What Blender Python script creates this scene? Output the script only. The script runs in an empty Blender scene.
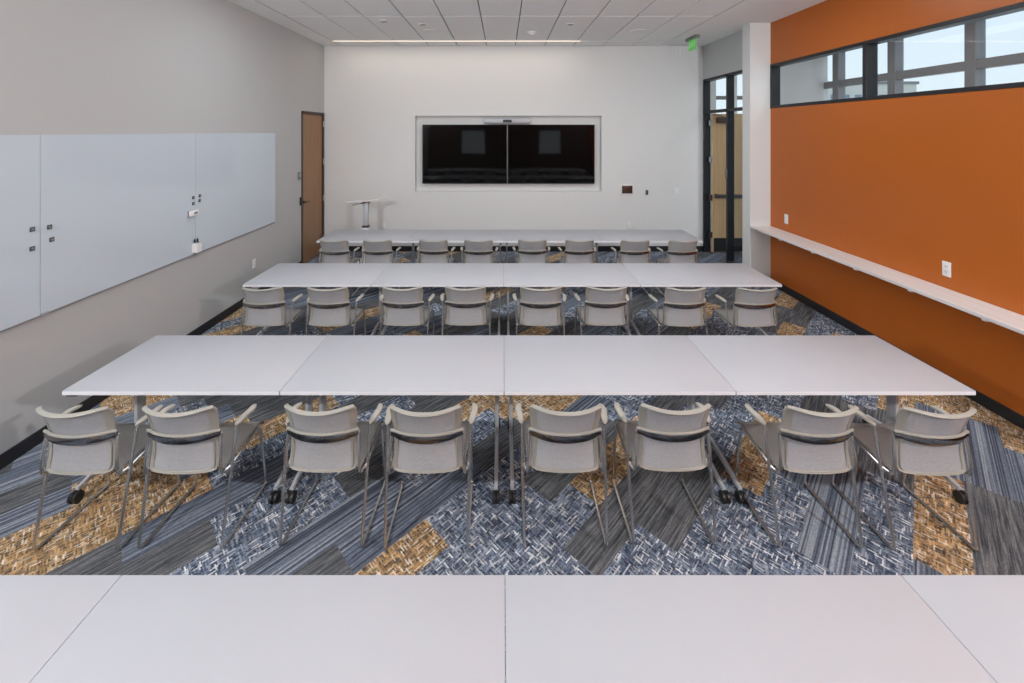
import bpy, bmesh, math, random
from mathutils import Vector, Matrix

random.seed(7)
S = bpy.context.scene
COL = S.collection
PI = math.pi

# ------------------------------------------------------------------ materials
def lin(c):
    c = c / 255.0
    return c / 12.92 if c <= 0.04045 else ((c + 0.055) / 1.055) ** 2.4

def rgb(r, g, b):
    return (lin(r), lin(g), lin(b), 1.0)

def mat(name, col, rough=0.5, metal=0.0, spec=0.5, var=0.0, vscale=8.0, bump=0.0, bscale=200.0, coat=0.0):
    m = bpy.data.materials.new(name)
    m.use_nodes = True
    nt = m.node_tree
    p = nt.nodes['Principled BSDF']
    p.inputs['Base Color'].default_value = col
    p.inputs['Roughness'].default_value = rough
    p.inputs['Metallic'].default_value = metal
    p.inputs['Specular IOR Level'].default_value = spec
    p.inputs['Coat Weight'].default_value = coat
    if var > 0 or bump > 0:
        tc = nt.nodes.new('ShaderNodeTexCoord')
    if var > 0:
        n = nt.nodes.new('ShaderNodeTexNoise')
        n.inputs['Scale'].default_value = vscale
        n.inputs['Detail'].default_value = 4
        nt.links.new(tc.outputs['Object'], n.inputs['Vector'])
        r = nt.nodes.new('ShaderNodeMapRange')
        r.inputs['From Min'].default_value = 0.3
        r.inputs['From Max'].default_value = 0.7
        r.inputs['To Min'].default_value = 1 - var
        r.inputs['To Max'].default_value = 1 + var
        nt.links.new(n.outputs['Fac'], r.inputs['Value'])
        mx = nt.nodes.new('ShaderNodeMix')
        mx.data_type = 'RGBA'
        mx.blend_type = 'MULTIPLY'
        mx.inputs[0].default_value = 1.0
        mx.inputs[6].default_value = col
        nt.links.new(r.outputs['Result'], mx.inputs[7])
        nt.links.new(mx.outputs[2], p.inputs['Base Color'])
    if bump > 0:
        n2 = nt.nodes.new('ShaderNodeTexNoise')
        n2.inputs['Scale'].default_value = bscale
        nt.links.new(tc.outputs['Object'], n2.inputs['Vector'])
        b = nt.nodes.new('ShaderNodeBump')
        b.inputs['Strength'].default_value = bump
        b.inputs['Distance'].default_value = 0.002
        nt.links.new(n2.outputs['Fac'], b.inputs['Height'])
        nt.links.new(b.outputs['Normal'], p.inputs['Normal'])
    return m

def wood(name, c1, c2, axis, rough=0.45, scale=3.0):
    m = mat(name, c1, rough)
    nt = m.node_tree
    p = nt.nodes['Principled BSDF']
    tc = nt.nodes.new('ShaderNodeTexCoord')
    mp = nt.nodes.new('ShaderNodeMapping')
    sc = [scale * 9] * 3
    sc[axis] = scale * 0.35
    mp.inputs['Scale'].default_value = sc
    n = nt.nodes.new('ShaderNodeTexNoise')
    n.inputs['Scale'].default_value = 1.0
    n.inputs['Detail'].default_value = 6
    n.inputs['Distortion'].default_value = 0.6
    cr = nt.nodes.new('ShaderNodeValToRGB')
    cr.color_ramp.elements[0].position = 0.3
    cr.color_ramp.elements[0].color = c1
    cr.color_ramp.elements[1].position = 0.7
    cr.color_ramp.elements[1].color = c2
    nt.links.new(tc.outputs['Object'], mp.inputs['Vector'])
    nt.links.new(mp.outputs['Vector'], n.inputs['Vector'])
    nt.links.new(n.outputs['Fac'], cr.inputs['Fac'])
    nt.links.new(cr.outputs['Color'], p.inputs['Base Color'])
    return m

def emit(name, col, strength):
    m = bpy.data.materials.new(name)
    m.use_nodes = True
    p = m.node_tree.nodes['Principled BSDF']
    p.inputs['Base Color'].default_value = col
    p.inputs['Emission Color'].default_value = col
    p.inputs['Emission Strength'].default_value = strength
    return m

def glass(name, tint, refl=0.08):
    m = bpy.data.materials.new(name)
    m.use_nodes = True
    nt = m.node_tree
    nt.nodes.clear()
    out = nt.nodes.new('ShaderNodeOutputMaterial')
    t = nt.nodes.new('ShaderNodeBsdfTransparent')
    t.inputs['Color'].default_value = tint
    g = nt.nodes.new('ShaderNodeBsdfGlossy')
    g.inputs['Roughness'].default_value = 0.02
    mx = nt.nodes.new('ShaderNodeMixShader')
    mx.inputs[0].default_value = refl
    nt.links.new(t.outputs[0], mx.inputs[1])
    nt.links.new(g.outputs[0], mx.inputs[2])
    nt.links.new(mx.outputs[0], out.inputs[0])
    return m

def woven(name, col, open_=0.2):
    m = mat(name, col, 0.6, 0.0, 0.3)
    nt = m.node_tree
    p = nt.nodes['Principled BSDF']
    out = nt.nodes['Material Output']
    tc = nt.nodes.new('ShaderNodeTexCoord')
    mp = nt.nodes.new('ShaderNodeMapping')
    mp.inputs['Scale'].default_value = (60, 260, 260)
    n = nt.nodes.new('ShaderNodeTexNoise')
    n.inputs['Scale'].default_value = 1.0
    n.inputs['Detail'].default_value = 1
    nt.links.new(tc.outputs['Object'], mp.inputs['Vector'])
    nt.links.new(mp.outputs['Vector'], n.inputs['Vector'])
    r = nt.nodes.new('ShaderNodeMapRange')
    r.inputs['From Min'].default_value = 0.3
    r.inputs['From Max'].default_value = 0.7
    r.inputs['To Min'].default_value = open_ - 0.05
    r.inputs['To Max'].default_value = open_ + 0.05
    nt.links.new(n.outputs['Fac'], r.inputs['Value'])
    t = nt.nodes.new('ShaderNodeBsdfTransparent')
    mx = nt.nodes.new('ShaderNodeMixShader')
    nt.links.new(r.outputs['Result'], mx.inputs[0])
    nt.links.new(p.outputs[0], mx.inputs[1])
    nt.links.new(t.outputs[0], mx.inputs[2])
    nt.links.new(mx.outputs[0], out.inputs[0])
    return m

def carpet(name, kind, ramp, pos, su, sv, dark=0.0):
    """Carpet plank in its own UV metres: u along the plank, v across. kind: lines or weave."""
    m = mat(name, ramp[0], 0.95, 0.0, 0.1)
    nt = m.node_tree
    N, L = nt.nodes, nt.links
    p = N['Principled BSDF']
    uv = N.new('ShaderNodeUVMap')
    uv.uv_map = 'UVMap'
    def noise(sx, sy, detail=1.0):
        mp = N.new('ShaderNodeMapping')
        mp.inputs['Scale'].default_value = (sx, sy, 1)
        n = N.new('ShaderNodeTexNoise')
        n.noise_dimensions = '2D'
        n.inputs['Scale'].default_value = 1.0
        n.inputs['Detail'].default_value = detail
        L.new(uv.outputs['UV'], mp.inputs['Vector'])
        L.new(mp.outputs['Vector'], n.inputs['Vector'])
        return n.outputs['Fac']
    def math2(op, x, y):
        n = N.new('ShaderNodeMath'); n.operation = op
        for i, q in enumerate((x, y)):
            if isinstance(q, float): n.inputs[i].default_value = q
            else: L.new(q, n.inputs[i])
        return n.outputs[0]
    def ramp_node(fac, cols, ps):
        cr = N.new('ShaderNodeValToRGB')
        e = cr.color_ramp.elements
        e[0].color = cols[0]; e[0].position = ps[0]
        e[1].color = cols[-1]; e[1].position = ps[-1]
        for c, q in zip(cols[1:-1], ps[1:-1]):
            k = e.new(q); k.color = c
        L.new(fac, cr.inputs['Fac'])
        return cr.outputs['Color']
    def mult(x, fac, lo, hi, a0=0.3, a1=0.7):
        sp = N.new('ShaderNodeMapRange')
        sp.inputs['From Min'].default_value = a0; sp.inputs['From Max'].default_value = a1
        sp.inputs['To Min'].default_value = lo; sp.inputs['To Max'].default_value = hi
        L.new(fac, sp.inputs['Value'])
        mx = N.new('ShaderNodeMix'); mx.data_type = 'RGBA'; mx.blend_type = 'MULTIPLY'
        mx.inputs[0].default_value = 1.0
        L.new(x, mx.inputs[6]); L.new(sp.outputs['Result'], mx.inputs[7])
        return mx.outputs[2]
    sx = N.new('ShaderNodeSeparateXYZ')
    L.new(uv.outputs['UV'], sx.inputs[0])
    def white(x, y):
        c = N.new('ShaderNodeCombineXYZ')
        L.new(x, c.inputs[0]); L.new(y, c.inputs[1])
        w_ = N.new('ShaderNodeTexWhiteNoise'); w_.noise_dimensions = '2D'
        L.new(c.outputs[0], w_.inputs['Vector'])
        return w_.outputs['Value']
    def yarn(along, across, nu, nv):
        """Random value per dash of yarn: rows nv per metre, dashes nu per metre, rows staggered."""
        row = math2('FLOOR', math2('MULTIPLY', across, nv), 0.0)
        shift = math2('MULTIPLY', row, 0.377)
        dash = math2('FLOOR', math2('ADD', math2('MULTIPLY', along, nu), shift), 0.0)
        return white(dash, row)
    U, V = sx.outputs['X'], sx.outputs['Y']
    if kind == 'lines':
        A = noise(su, sv)
        f = math2('ADD', math2('MULTIPLY', A, 0.62), math2('MULTIPLY', yarn(U, V, su, sv * 2.3), 0.20))
        f = math2('ADD', f, 0.09)
        col = ramp_node(f, ramp, pos)
        col = mult(col, yarn(U, V, 60.0, 170.0), 0.84, 1.16, 0.0, 1.0)
    else:
        A = yarn(U, V, su, sv)
        B = yarn(V, U, su, sv)
        col = ramp_node(math2('MAXIMUM', A, B), ramp, pos)
        col = mult(col, math2('MINIMUM', yarn(U, V, su * 0.7, sv * 0.8), yarn(V, U, su * 0.7, sv * 0.8)), 1.0 - dark, 1.06, 0.0, 0.22)
        col = mult(col, noise(9, 9), 0.85, 1.15)
    col = mult(col, noise(170, 170), 0.85, 1.15)
    L.new(col, p.inputs['Base Color'])
    return m

M = {}
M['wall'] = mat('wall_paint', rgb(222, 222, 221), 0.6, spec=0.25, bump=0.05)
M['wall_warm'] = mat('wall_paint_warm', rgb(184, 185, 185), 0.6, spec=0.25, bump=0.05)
M['orange'] = mat('orange_paint', rgb(176, 93, 30), 0.34, spec=0.35, bump=0.04)
M['rear'] = mat('dark_rear_wall', rgb(84, 66, 58), 0.7)
M['tile'] = mat('ceiling_tile', rgb(245, 244, 243), 0.9, spec=0.1, bump=0.25, bscale=350)
M['gap'] = mat('ceiling_grid', rgb(120, 118, 116), 0.8)
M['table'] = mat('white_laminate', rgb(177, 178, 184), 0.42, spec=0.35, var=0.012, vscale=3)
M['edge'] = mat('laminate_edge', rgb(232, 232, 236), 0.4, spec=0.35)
M['silver'] = mat('silver_paint', rgb(200, 202, 206), 0.4, 0.2)
M['chrome'] = mat('chrome', rgb(214, 212, 210), 0.24, 0.92)
M['band'] = mat('dark_chrome', rgb(150, 148, 148), 0.14, 1.0)
M['railgrey'] = mat('grey_rail', rgb(132, 134, 138), 0.5)
M['steel'] = mat('brushed_steel', rgb(160, 160, 160), 0.35, 0.9)
M['rim'] = mat('seat_edge', rgb(128, 125, 120), 0.5)
M['frame'] = mat('grey_plastic', rgb(154, 151, 143), 0.45, spec=0.4)
M['pad'] = mat('arm_plastic', rgb(164, 160, 151), 0.5, spec=0.35)
M['mesh'] = woven('chair_mesh', rgb(186, 186, 189), 0.36)
M['seatmesh'] = woven('seat_mesh', rgb(150, 148, 146), 0.08)
M['black'] = mat('black_rubber', rgb(28, 28, 29), 0.5)
M['blackmetal'] = mat('black_frame', rgb(30, 31, 35), 0.4, spec=0.4)
M['bronze'] = mat('bronze_frame', rgb(62, 50, 44), 0.45)
M['baseb'] = mat('vinyl_base', rgb(38, 38, 42), 0.5, spec=0.35)
M['white'] = mat('white_plastic', rgb(232, 231, 230), 0.4)
M['grey'] = mat('grey_plastic_dark', rgb(120, 120, 124), 0.45)
M['darkgrey'] = mat('dark_grey', rgb(62, 63, 66), 0.45)
M['glassboard'] = mat('backpainted_glass', rgb(196, 206, 216), 0.06, spec=0.45)
M['glassedge'] = mat('glass_edge', rgb(150, 158, 162), 0.2)
M['screen'] = mat('screen_glass', rgb(4, 4, 5), 0.05, spec=0.3)
M['bezel'] = mat('screen_bezel', rgb(24, 24, 26), 0.35)
M['bar'] = mat('videobar', rgb(166, 168, 172), 0.4, 0.3)
M['walnut'] = wood('door_veneer', rgb(138, 102, 72), rgb(160, 122, 88), 2)
M['maple'] = wood('maple_veneer', rgb(178, 146, 104), rgb(196, 166, 124), 2)
M['maple_edge'] = mat('door_edge', rgb(224, 210, 188), 0.5)
M['ash'] = wood('white_ash', rgb(218, 212, 210), rgb(234, 230, 229), 1, 0.4)
M['led'] = emit('led_diffuser', (1.0, 0.86, 0.68, 1), 2.2)
M['exit'] = emit('exit_green', rgb(110, 200, 104), 0.25)
M['exitletter'] = emit('exit_letter', rgb(160, 220, 150), 0.35)
M['glass'] = glass('window_glass', (0.94, 0.97, 0.98, 1), 0.015)
M['alu'] = mat('curtain_wall_metal', rgb(128, 126, 128), 0.45, 0.2)
M['stone'] = mat('building_stone', rgb(196, 194, 188), 0.8, var=0.06, vscale=0.4)
M['corn'] = mat('building_cornice', rgb(120, 122, 124), 0.8)
M['bwin'] = mat('building_window', rgb(120, 134, 150), 0.15)
M['brown_screen'] = mat('touch_glass', rgb(74, 52, 42), 0.12)

C_STRIPE = carpet('carpet_blue_stripe', 'lines', [rgb(62, 67, 77), rgb(94, 102, 117), rgb(108, 116, 130), rgb(148, 154, 163)], (0.36, 0.46, 0.55, 0.66), 0.2, 62.0)
C_DARK = carpet('carpet_charcoal', 'lines', [rgb(64, 66, 69), rgb(83, 85, 89), rgb(95, 97, 100), rgb(117, 117, 118)], (0.36, 0.46, 0.54, 0.66), 4.0, 75.0)
C_BLUE = carpet('carpet_blue_plaid', 'weave', [rgb(54, 62, 78), rgb(80, 91, 110), rgb(108, 118, 134), rgb(146, 154, 166), rgb(214, 215, 216)], (0.22, 0.48, 0.72, 0.91, 0.985), 24.0, 135.0, 0.5)
C_GOLD = carpet('carpet_gold_plaid', 'weave', [rgb(88, 78, 71), rgb(130, 109, 88), rgb(174, 136, 90), rgb(194, 166, 128), rgb(214, 206, 196)], (0.22, 0.48, 0.72, 0.91, 0.985), 24.0, 135.0, 0.5)

# ------------------------------------------------------------------ mesh tools
class MB:
    """Collects shapes and builds them as one mesh."""
    def __init__(self):
        self.v, self.f, self.m = [], [], []
    def add(self, vs, fs, mi=0):
        o = len(self.v)
        self.v += [tuple(x) for x in vs]
        self.f += [tuple(i + o for i in f) for f in fs]
        self.m += [mi] * len(fs)
        return self
    def box(self, x0, x1, y0, y1, z0, z1, bev=0.0, mi=0, seg=2):
        bm = bmesh.new()
        bmesh.ops.create_cube(bm, size=1.0)
        for v in bm.verts:
            v.co = Vector(((x0 + x1) / 2 + v.co.x * (x1 - x0), (y0 + y1) / 2 + v.co.y * (y1 - y0), (z0 + z1) / 2 + v.co.z * (z1 - z0)))
        if bev > 0:
            bmesh.ops.bevel(bm, geom=bm.edges[:], offset=bev, segments=seg, affect='EDGES', profile=0.5)
        bm.verts.index_update()
        self.add([v.co[:] for v in bm.verts], [[v.index for v in f.verts] for f in bm.faces], mi)
        bm.free()
        return self
    def tube(self, pts, r, n=8, mi=0, closed=False, flat=None):
        """Sweep a circle (or flat=(a,b) ellipse-ish box) along pts."""
        P = [Vector(p) for p in pts]
        k = len(P)
        rings = []
        up = Vector((0, 0, 1))
        prev = None
        for i in range(k):
            if closed:
                t = (P[(i + 1) % k] - P[i - 1]).normalized()
            else:
                t = (P[min(i + 1, k - 1)] - P[max(i - 1, 0)]).normalized()
            if prev is None:
                a = up if abs(t.dot(up)) < 0.9 else Vector((1, 0, 0))
                nx = t.cross(a).normalized()
            else:
                nx = (prev - t * prev.dot(t)).normalized()
            prev = nx
            ny = t.cross(nx)
            rr = r[i] if isinstance(r, (list, tuple)) else r
            rings.append([P[i] + (nx * math.cos(2 * PI * j / n) + ny * math.sin(2 * PI * j / n)) * rr for j in range(n)])
        vs = [p for ring in rings for p in ring]
        fs = []
        for i in range(k if closed else k - 1):
            a, b = i * n, ((i + 1) % k) * n
            for j in range(n):
                fs.append((a + j, a + (j + 1) % n, b + (j + 1) % n, b + j))
        if not closed:
            fs.append(tuple(range(n))[::-1])
            fs.append(tuple((k - 1) * n + j for j in range(n)))
        return self.add(vs, fs, mi)
    def loft(self, rings, mi=0, closed=False, caps=True):
        n = len(rings[0]); k = len(rings)
        fs = []
        for i in range(k if closed else k - 1):
            a, b = i * n, ((i + 1) % k) * n
            for j in range(n):
                fs.append((a + j, a + (j + 1) % n, b + (j + 1) % n, b + j))
        if caps and not closed:
            fs.append(tuple(range(n))[::-1]); fs.append(tuple((k - 1) * n + j for j in range(n)))
        return self.add([p for r in rings for p in r], fs, mi)
    def grid(self, fn, nu, nv, thick=0.004, mi=0):
        """A sheet fn(u,v) with thickness along its normal."""
        P = [[Vector(fn(i / nu, j / nv)) for j in range(nv + 1)] for i in range(nu + 1)]
        def nrm(i, j):
            a = P[min(i + 1, nu)][j] - P[max(i - 1, 0)][j]
            b = P[i][min(j + 1, nv)] - P[i][max(j - 1, 0)]
            return a.cross(b).normalized()
        top = [P[i][j] + nrm(i, j) * thick / 2 for i in range(nu + 1) for j in range(nv + 1)]
        bot = [P[i][j] - nrm(i, j) * thick / 2 for i in range(nu + 1) for j in range(nv + 1)]
        w = nv + 1; o = len(top)
        fs = []
        for i in range(nu):
            for j in range(nv):
                a = i * w + j
                fs.append((a, a + w, a + w + 1, a + 1))
                fs.append((o + a, o + a + 1, o + a + w + 1, o + a + w))
        rim = [(i, 0) for i in range(nu + 1)] + [(nu, j) for j in range(1, nv + 1)] + [(i, nv) for i in range(nu - 1, -1, -1)] + [(0, j) for j in range(nv - 1, 0, -1)]
        for q in range(len(rim)):
            a = rim[q][0] * w + rim[q][1]; b = rim[(q + 1) % len(rim)][0] * w + rim[(q + 1) % len(rim)][1]
            fs.append((b, a, o + a, o + b))
        return self.add(top + bot, fs, mi)
    def disc(self, c, r0, h, axis=2, n=24, r1=None, mi=0):
        """Cylinder/cone frustum from c along axis by h."""
        r1 = r0 if r1 is None else r1
        rings = []
        for t, r in ((0, r0), (1, r1)):
            ring = []
            for j in range(n):
                a = 2 * PI * j / n
                p = [r * math.cos(a), r * math.sin(a)]
                q = [0, 0, 0]
                q[axis] = h * t
                q[(axis + 1) % 3] = p[0]; q[(axis + 2) % 3] = p[1]
                ring.append((c[0] + q[0], c[1] + q[1], c[2] + q[2]))
            rings.append(ring)
        return self.loft(rings, mi)
    def build(self, name, mats, parent=None, smooth=True):
        me = bpy.data.meshes.new(name)
        me.from_pydata(self.v, [], self.f)
        if not isinstance(mats, (list, tuple)):
            mats = [mats]
        for mm in mats:
            me.materials.append(mm)
        me.polygons.foreach_set('material_index', self.m)
        bm = bmesh.new(); bm.from_mesh(me)
        bmesh.ops.recalc_face_normals(bm, faces=bm.faces)
        bm.to_mesh(me); bm.free()
        if smooth:
            me.polygons.foreach_set('use_smooth', [True] * len(me.polygons))
            me.set_sharp_from_angle(angle=math.radians(35))
        o = bpy.data.objects.new(name, me)
        COL.objects.link(o)
        if parent is not None:
            o.parent = parent
        return o

def arc_path(pts, rad, n=5):
    """Polyline with rounded corners."""
    P = [Vector(p) for p in pts]
    out = [P[0]]
    for i in range(1, len(P) - 1):
        a = (P[i - 1] - P[i]); b = (P[i + 1] - P[i])
        r = min(rad, a.length * 0.45, b.length * 0.45)
        s, e = P[i] + a.normalized() * r, P[i] + b.normalized() * r
        for k in range(n + 1):
            t = k / n
            out.append(s * (1 - t) ** 2 + P[i] * 2 * t * (1 - t) + e * t ** 2)
    out.append(P[-1])
    return out

def tag(o, label, cat, group=None, kind=None):
    o['label'] = label
    o['category'] = cat
    if group: o['group'] = group
    if kind: o['kind'] = kind
    return o

def struct(name, mb, mats, label, cat, parent=None, smooth=True):
    o = mb.build(name, mats, parent, smooth)
    if parent is None:
        tag(o, label, cat, kind='structure')
    return o

def empty(name, loc, label, cat, group=None, rz=0.0):
    o = bpy.data.objects.new(name, None)
    o.empty_display_size = 0.1
    COL.objects.link(o)
    o.location = loc
    o.rotation_euler = (0, 0, rz)
    return tag(o, label, cat, group)

def copy_tree(o, parent=None):
    kids = list(o.children)
    c = o.copy()
    COL.objects.link(c)
    c.parent = parent
    for k in kids:
        copy_tree(k, c)
    return c

# ------------------------------------------------------------------ room numbers (metres; x right, y into the room, z up)
XL, XR = -3.685, 4.33          # white left wall, orange right wall
XE = 4.13                      # white wall with the glazed entrance
YB, YR = 8.598, -2.8           # wall with the screens, wall behind the camera
YC0, YC1 = 6.75, 6.965         # white pier between orange wall and entrance
HC = 4.23                      # ceiling
XO = 7.0                       # outer window wall of the corridor
YE = 9.12                      # end wall of the corridor
DEPTH = 0.762                  # table depth
ROWS = [0.874, 2.791, 4.728, 6.598]        # front edges of the four table rows
XT = [-2.955, -1.495, 0.008, 1.560, 3.168] # joints between the tables of a row

# ------------------------------------------------------------------ floor: carpet planks laid diagonally
def build_floor():
    W, Lp = 0.347 / math.sqrt(2), 0.99
    s2 = math.sqrt(2)
    x0, x1, y0, y1 = XL - 0.15, XO + 0.1, YR - 0.15, YE + 0.1
    kinds = {'s': 0, 'd': 1, 'b': 2, 'g': 3}
    mats = [C_STRIPE, C_DARK, C_BLUE, C_GOLD]
    rnd = random.Random(11)
    vs, fs, mi, uvs = [], [], [], []
    def clip(poly):
        for (ax, lim, sg) in ((0, x0, 1), (0, x1, -1), (1, y0, 1), (1, y1, -1)):
            out = []
            for i in range(len(poly)):
                a, b = poly[i - 1], poly[i]
                ia, ib = (a[ax] - lim) * sg >= 0, (b[ax] - lim) * sg >= 0
                if ia != ib:
                    t = (lim - a[ax]) / (b[ax] - a[ax])
                    out.append(tuple(a[q] + (b[q] - a[q]) * t for q in range(4)))
                if ib: out.append(b)
            poly = out
            if not poly: return poly
        return poly
    row_v0 = -0.04 / s2
    for k in range(-60, 40):
        va = row_v0 + W * k
        segs = PLANKS.get(k, [])
        off = rnd.random() * Lp
        # planks of this row: known ones, then a random run either way
        items = []
        if segs:
            for q in range(len(segs) - 1):
                items.append((segs[q][0] / s2, segs[q + 1][0] / s2, segs[q][1]))
            lo, hi = segs[0][0] / s2, segs[-1][0] / s2
        else:
            lo = hi = -3 + off
        last = items[-1][2] if items else None
        u = hi
        while u < 14:
            c = rnd.choices('sdbg', (30, 30, 24, 16))[0]
            if c == last: c = rnd.choice([q for q in 'sdb' if q != last])
            items.append((u, u + Lp, c)); last = c; u += Lp
        u = lo
        last = items[0][2]
        while u > -9:
            c = rnd.choices('sdbg', (30, 30, 24, 16))[0]
            if c == last: c = rnd.choice([q for q in 'sdb' if q != last])
            items.append((u - Lp, u, c)); last = c; u -= Lp
        for (ua, ub, c) in items:
            ou, ov = rnd.random() * 50, rnd.random() * 50
            poly = []
            for (u, v) in ((ua, va), (ub, va), (ub, va + W), (ua, va + W)):
                poly.append(((u + v) / s2, (u - v) / s2, u + ou, v + ov))
            poly = clip(poly)
            if len(poly) < 3: continue
            o = len(vs)
            vs += [(p[0], p[1], 0.0) for p in poly]
            fs.append(tuple(range(o, o + len(poly))))
            mi.append(kinds[c])
            uvs += [(p[2], p[3]) for p in poly]
    me = bpy.data.meshes.new('floor')
    nf = len(fs)
    nv = len(vs)
    # slab under the pile
    vs += [(x0, y0, -0.002), (x1, y0, -0.002), (x1, y1, -0.002), (x0, y1, -0.002), (x0, y0, -0.15), (x1, y0, -0.15), (x1, y1, -0.15), (x0, y1, -0.15)]
    q = nv
    slab = [(q, q + 1, q + 2, q + 3), (q + 7, q + 6, q + 5, q + 4), (q, q + 4, q + 5, q + 1), (q + 1, q + 5, q + 6, q + 2), (q + 2, q + 6, q + 7, q + 3), (q + 3, q + 7, q + 4, q)]
    me.from_pydata(vs, [], [f if True else f for f in fs] + slab)
    for mm in mats: me.materials.append(mm)
    me.polygons.foreach_set('material_index', mi + [1] * 6)
    ul = me.uv_layers.new(name='UVMap')
    flat = []
    for p in me.polygons:
        for li, vi in zip(p.loop_indices, p.vertices):
            flat.append((li, uvs[vi] if vi < nv else (0, 0)))
    for li, uvc in flat:
        ul.data[li].uv = uvc
    # make plank normals point up
    bm = bmesh.new(); bm.from_mesh(me)
    bm.faces.ensure_lookup_table()
    for f in bm.faces[:nf]:
        f.normal_update()
        if f.normal.z < 0: f.normal_flip()
    bm.to_mesh(me); bm.free()
    o = bpy.data.objects.new('floor', me)
    COL.objects.link(o)
    tag(o, 'floor of diagonal carpet planks in blue stripe, charcoal, blue plaid and gold plaid', 'floor', kind='structure')

# plank runs read off the photograph: row -> [(start along the plank direction, kind), ..., (end, '')]
PLANKS = {
    -19: [(-1.4, 's'), (-0.25, 'b'), (1.1, '')], -18: [(-1.5, 'd'), (-0.1, 's'), (1.3, '')],
    -17: [(-1.5, 's'), (-0.1, 'g'), (1.4, 'd'), (2.8, '')], -16: [(-0.75, 'g'), (0.65, 's'), (1.0, 'g'), (2.3, '')],
    -15: [(-0.52, 'g'), (0.88, 'b'), (2.28, 'd'), (3.68, '')], -14: [(-1.19, 'd'), (0.21, 's'), (1.61, 'b'), (3.0, '')],
    -13: [(-0.61, 'd'), (0.79, 'b'), (2.19, 'd'), (3.6, '')], -12: [(0.38, 'b'), (1.78, 'd'), (3.18, '')],
    -11: [(0.9, 's'), (2.3, 'b'), (3.6, 'g'), (5.0, '')], -10: [(0.1, 'd'), (1.5, 's'), (2.9, 'd'), (3.7, 'g'), (5.1, '')],
    -9: [(0.77, 'g'), (2.17, 'b'), (3.4, 's'), (4.8, '')], -8: [(1.7, 'b'), (3.1, 'd'), (4.5, '')],
    -7: [(2.0, 'b'), (3.4, 'g'), (4.8, '')], -6: [(1.44, 'b'), (2.84, 'd'), (4.24, '')],
    -5: [(2.08, 'b'), (3.48, 'd'), (4.88, '')], -4: [(3.18, 'b'), (4.58, 'g'), (5.98, '')],
    -3: [(3.6, 'b'), (5.0, 's'), (6.4, '')], -2: [(4.2, 's'), (5.6, 'd'), (7.0, '')],
    -1: [(4.3, 'b'), (5.7, 'd'), (7.1, 'g'), (8.5, '')], 0: [(4.8, 'g'), (6.2, 's'), (7.6, '')],
    1: [(4.83, 'd'), (6.23, 's'), (7.63, '')], 2: [(4.85, 'd'), (6.25, 's'), (7.2, 'g'), (8.6, '')],
}
build_floor()

# ------------------------------------------------------------------ ceiling
def build_ceiling():
    mb = MB()
    mb.box(XL - 0.15, XO + 0.1, YR - 0.15, YE + 0.1, HC + 0.031, HC + 0.16, mi=1)
    xs = [-3.323 + 0.5967 * i for i in range(12)]
    ys = [8.11 - 1.77 * i for i in range(8)]
    g = 0.007
    gy = 0.018
    def tile(a, b, c, d):
        mb.box(a + g, b - g, c + gy, d - gy, HC, HC + 0.032, 0.012, 0, 1)
    YY = [YB] + ys
    for i in range(len(xs) - 1):
        for j in range(len(YY) - 1):
            y1, y0 = YY[j], max(YY[j + 1], YR)
            if y1 - y0 < 0.06: continue
            if j == 0: y0 += 0.03
            if j == 1: y1 -= 0.03
            tile(xs[i], xs[i + 1], y0, y1)
    # plain borders at the walls
    mb.box(XL, xs[0] - g, YR, YB, HC, HC + 0.012)
    mb.box(xs[-1] + g, XR, YR, YC1, HC, HC + 0.012)
    mb.box(xs[-1] + g, XE, YC1, YB, HC, HC + 0.012)
    mb.box(XR + 0.15, XO, YR, YE, HC, HC + 0.012)
    mb.box(1.52, xs[-1], 8.08, 8.14, HC, HC + 0.012)
    struct('ceiling', mb, [M['tile'], M['gap']], 'white suspended ceiling of long narrow acoustic tiles', 'ceiling', smooth=False)
build_ceiling()

# ------------------------------------------------------------------ walls
DY0, DY1, DH = 7.618, 8.575, 2.85      # wooden door in the left wall
mb = MB()
mb.box(XL - 0.15, XL, YR - 0.15, DY0, 0, HC + 0.1)
mb.box(XL - 0.15, XL, DY0, DY1, DH, HC + 0.1)
mb.box(XL - 0.15, XL, DY1, YB + 0.25, 0, HC + 0.1)
mb.box(XL - 0.15, XL - 0.11, DY0, DY1, 0, DH)
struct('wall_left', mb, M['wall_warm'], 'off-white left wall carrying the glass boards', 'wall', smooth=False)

NX0, NX1, NZ0, NZ1, ND = -1.812, 2.031, 1.232, 2.793, 0.13   # niche for the screens
mb = MB()
mb.box(XL, NX0, YB, YB + 0.25, 0, HC + 0.1)
mb.box(NX1, XE + 0.15, YB, YB + 0.25, 0, HC + 0.1)
mb.box(NX0, NX1, YB, YB + 0.25, 0, NZ0)
mb.box(NX0, NX1, YB, YB + 0.25, NZ1, HC + 0.1)
mb.box(NX0, NX1, YB + ND, YB + 0.25, NZ0, NZ1)
struct('wall_front', mb, M['wall'], 'white end wall with a recessed niche for two screens', 'wall', smooth=False)

WZ0, WZ1, WY0 = 2.845, 3.555, -0.4     # strip window in the orange wall
mb = MB()
mb.box(XR, XR + 0.15, YR - 0.15, YC0, 0, WZ0)
mb.box(XR, XR + 0.15, YR - 0.15, YC0, WZ1, HC + 0.1)
mb.box(XR, XR + 0.15, YR - 0.15, WY0, WZ0, WZ1)
struct('wall_right', mb, M['orange'], 'orange right wall under and over the strip window', 'wall', smooth=False)

mb = MB()
mb.box(4.0, XR + 0.15, YC0, YC1, 0, HC + 0.1)
struct('wall_pier', mb, M['wall'], 'narrow white pier between the orange wall and the glazed entrance', 'wall', smooth=False)

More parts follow.
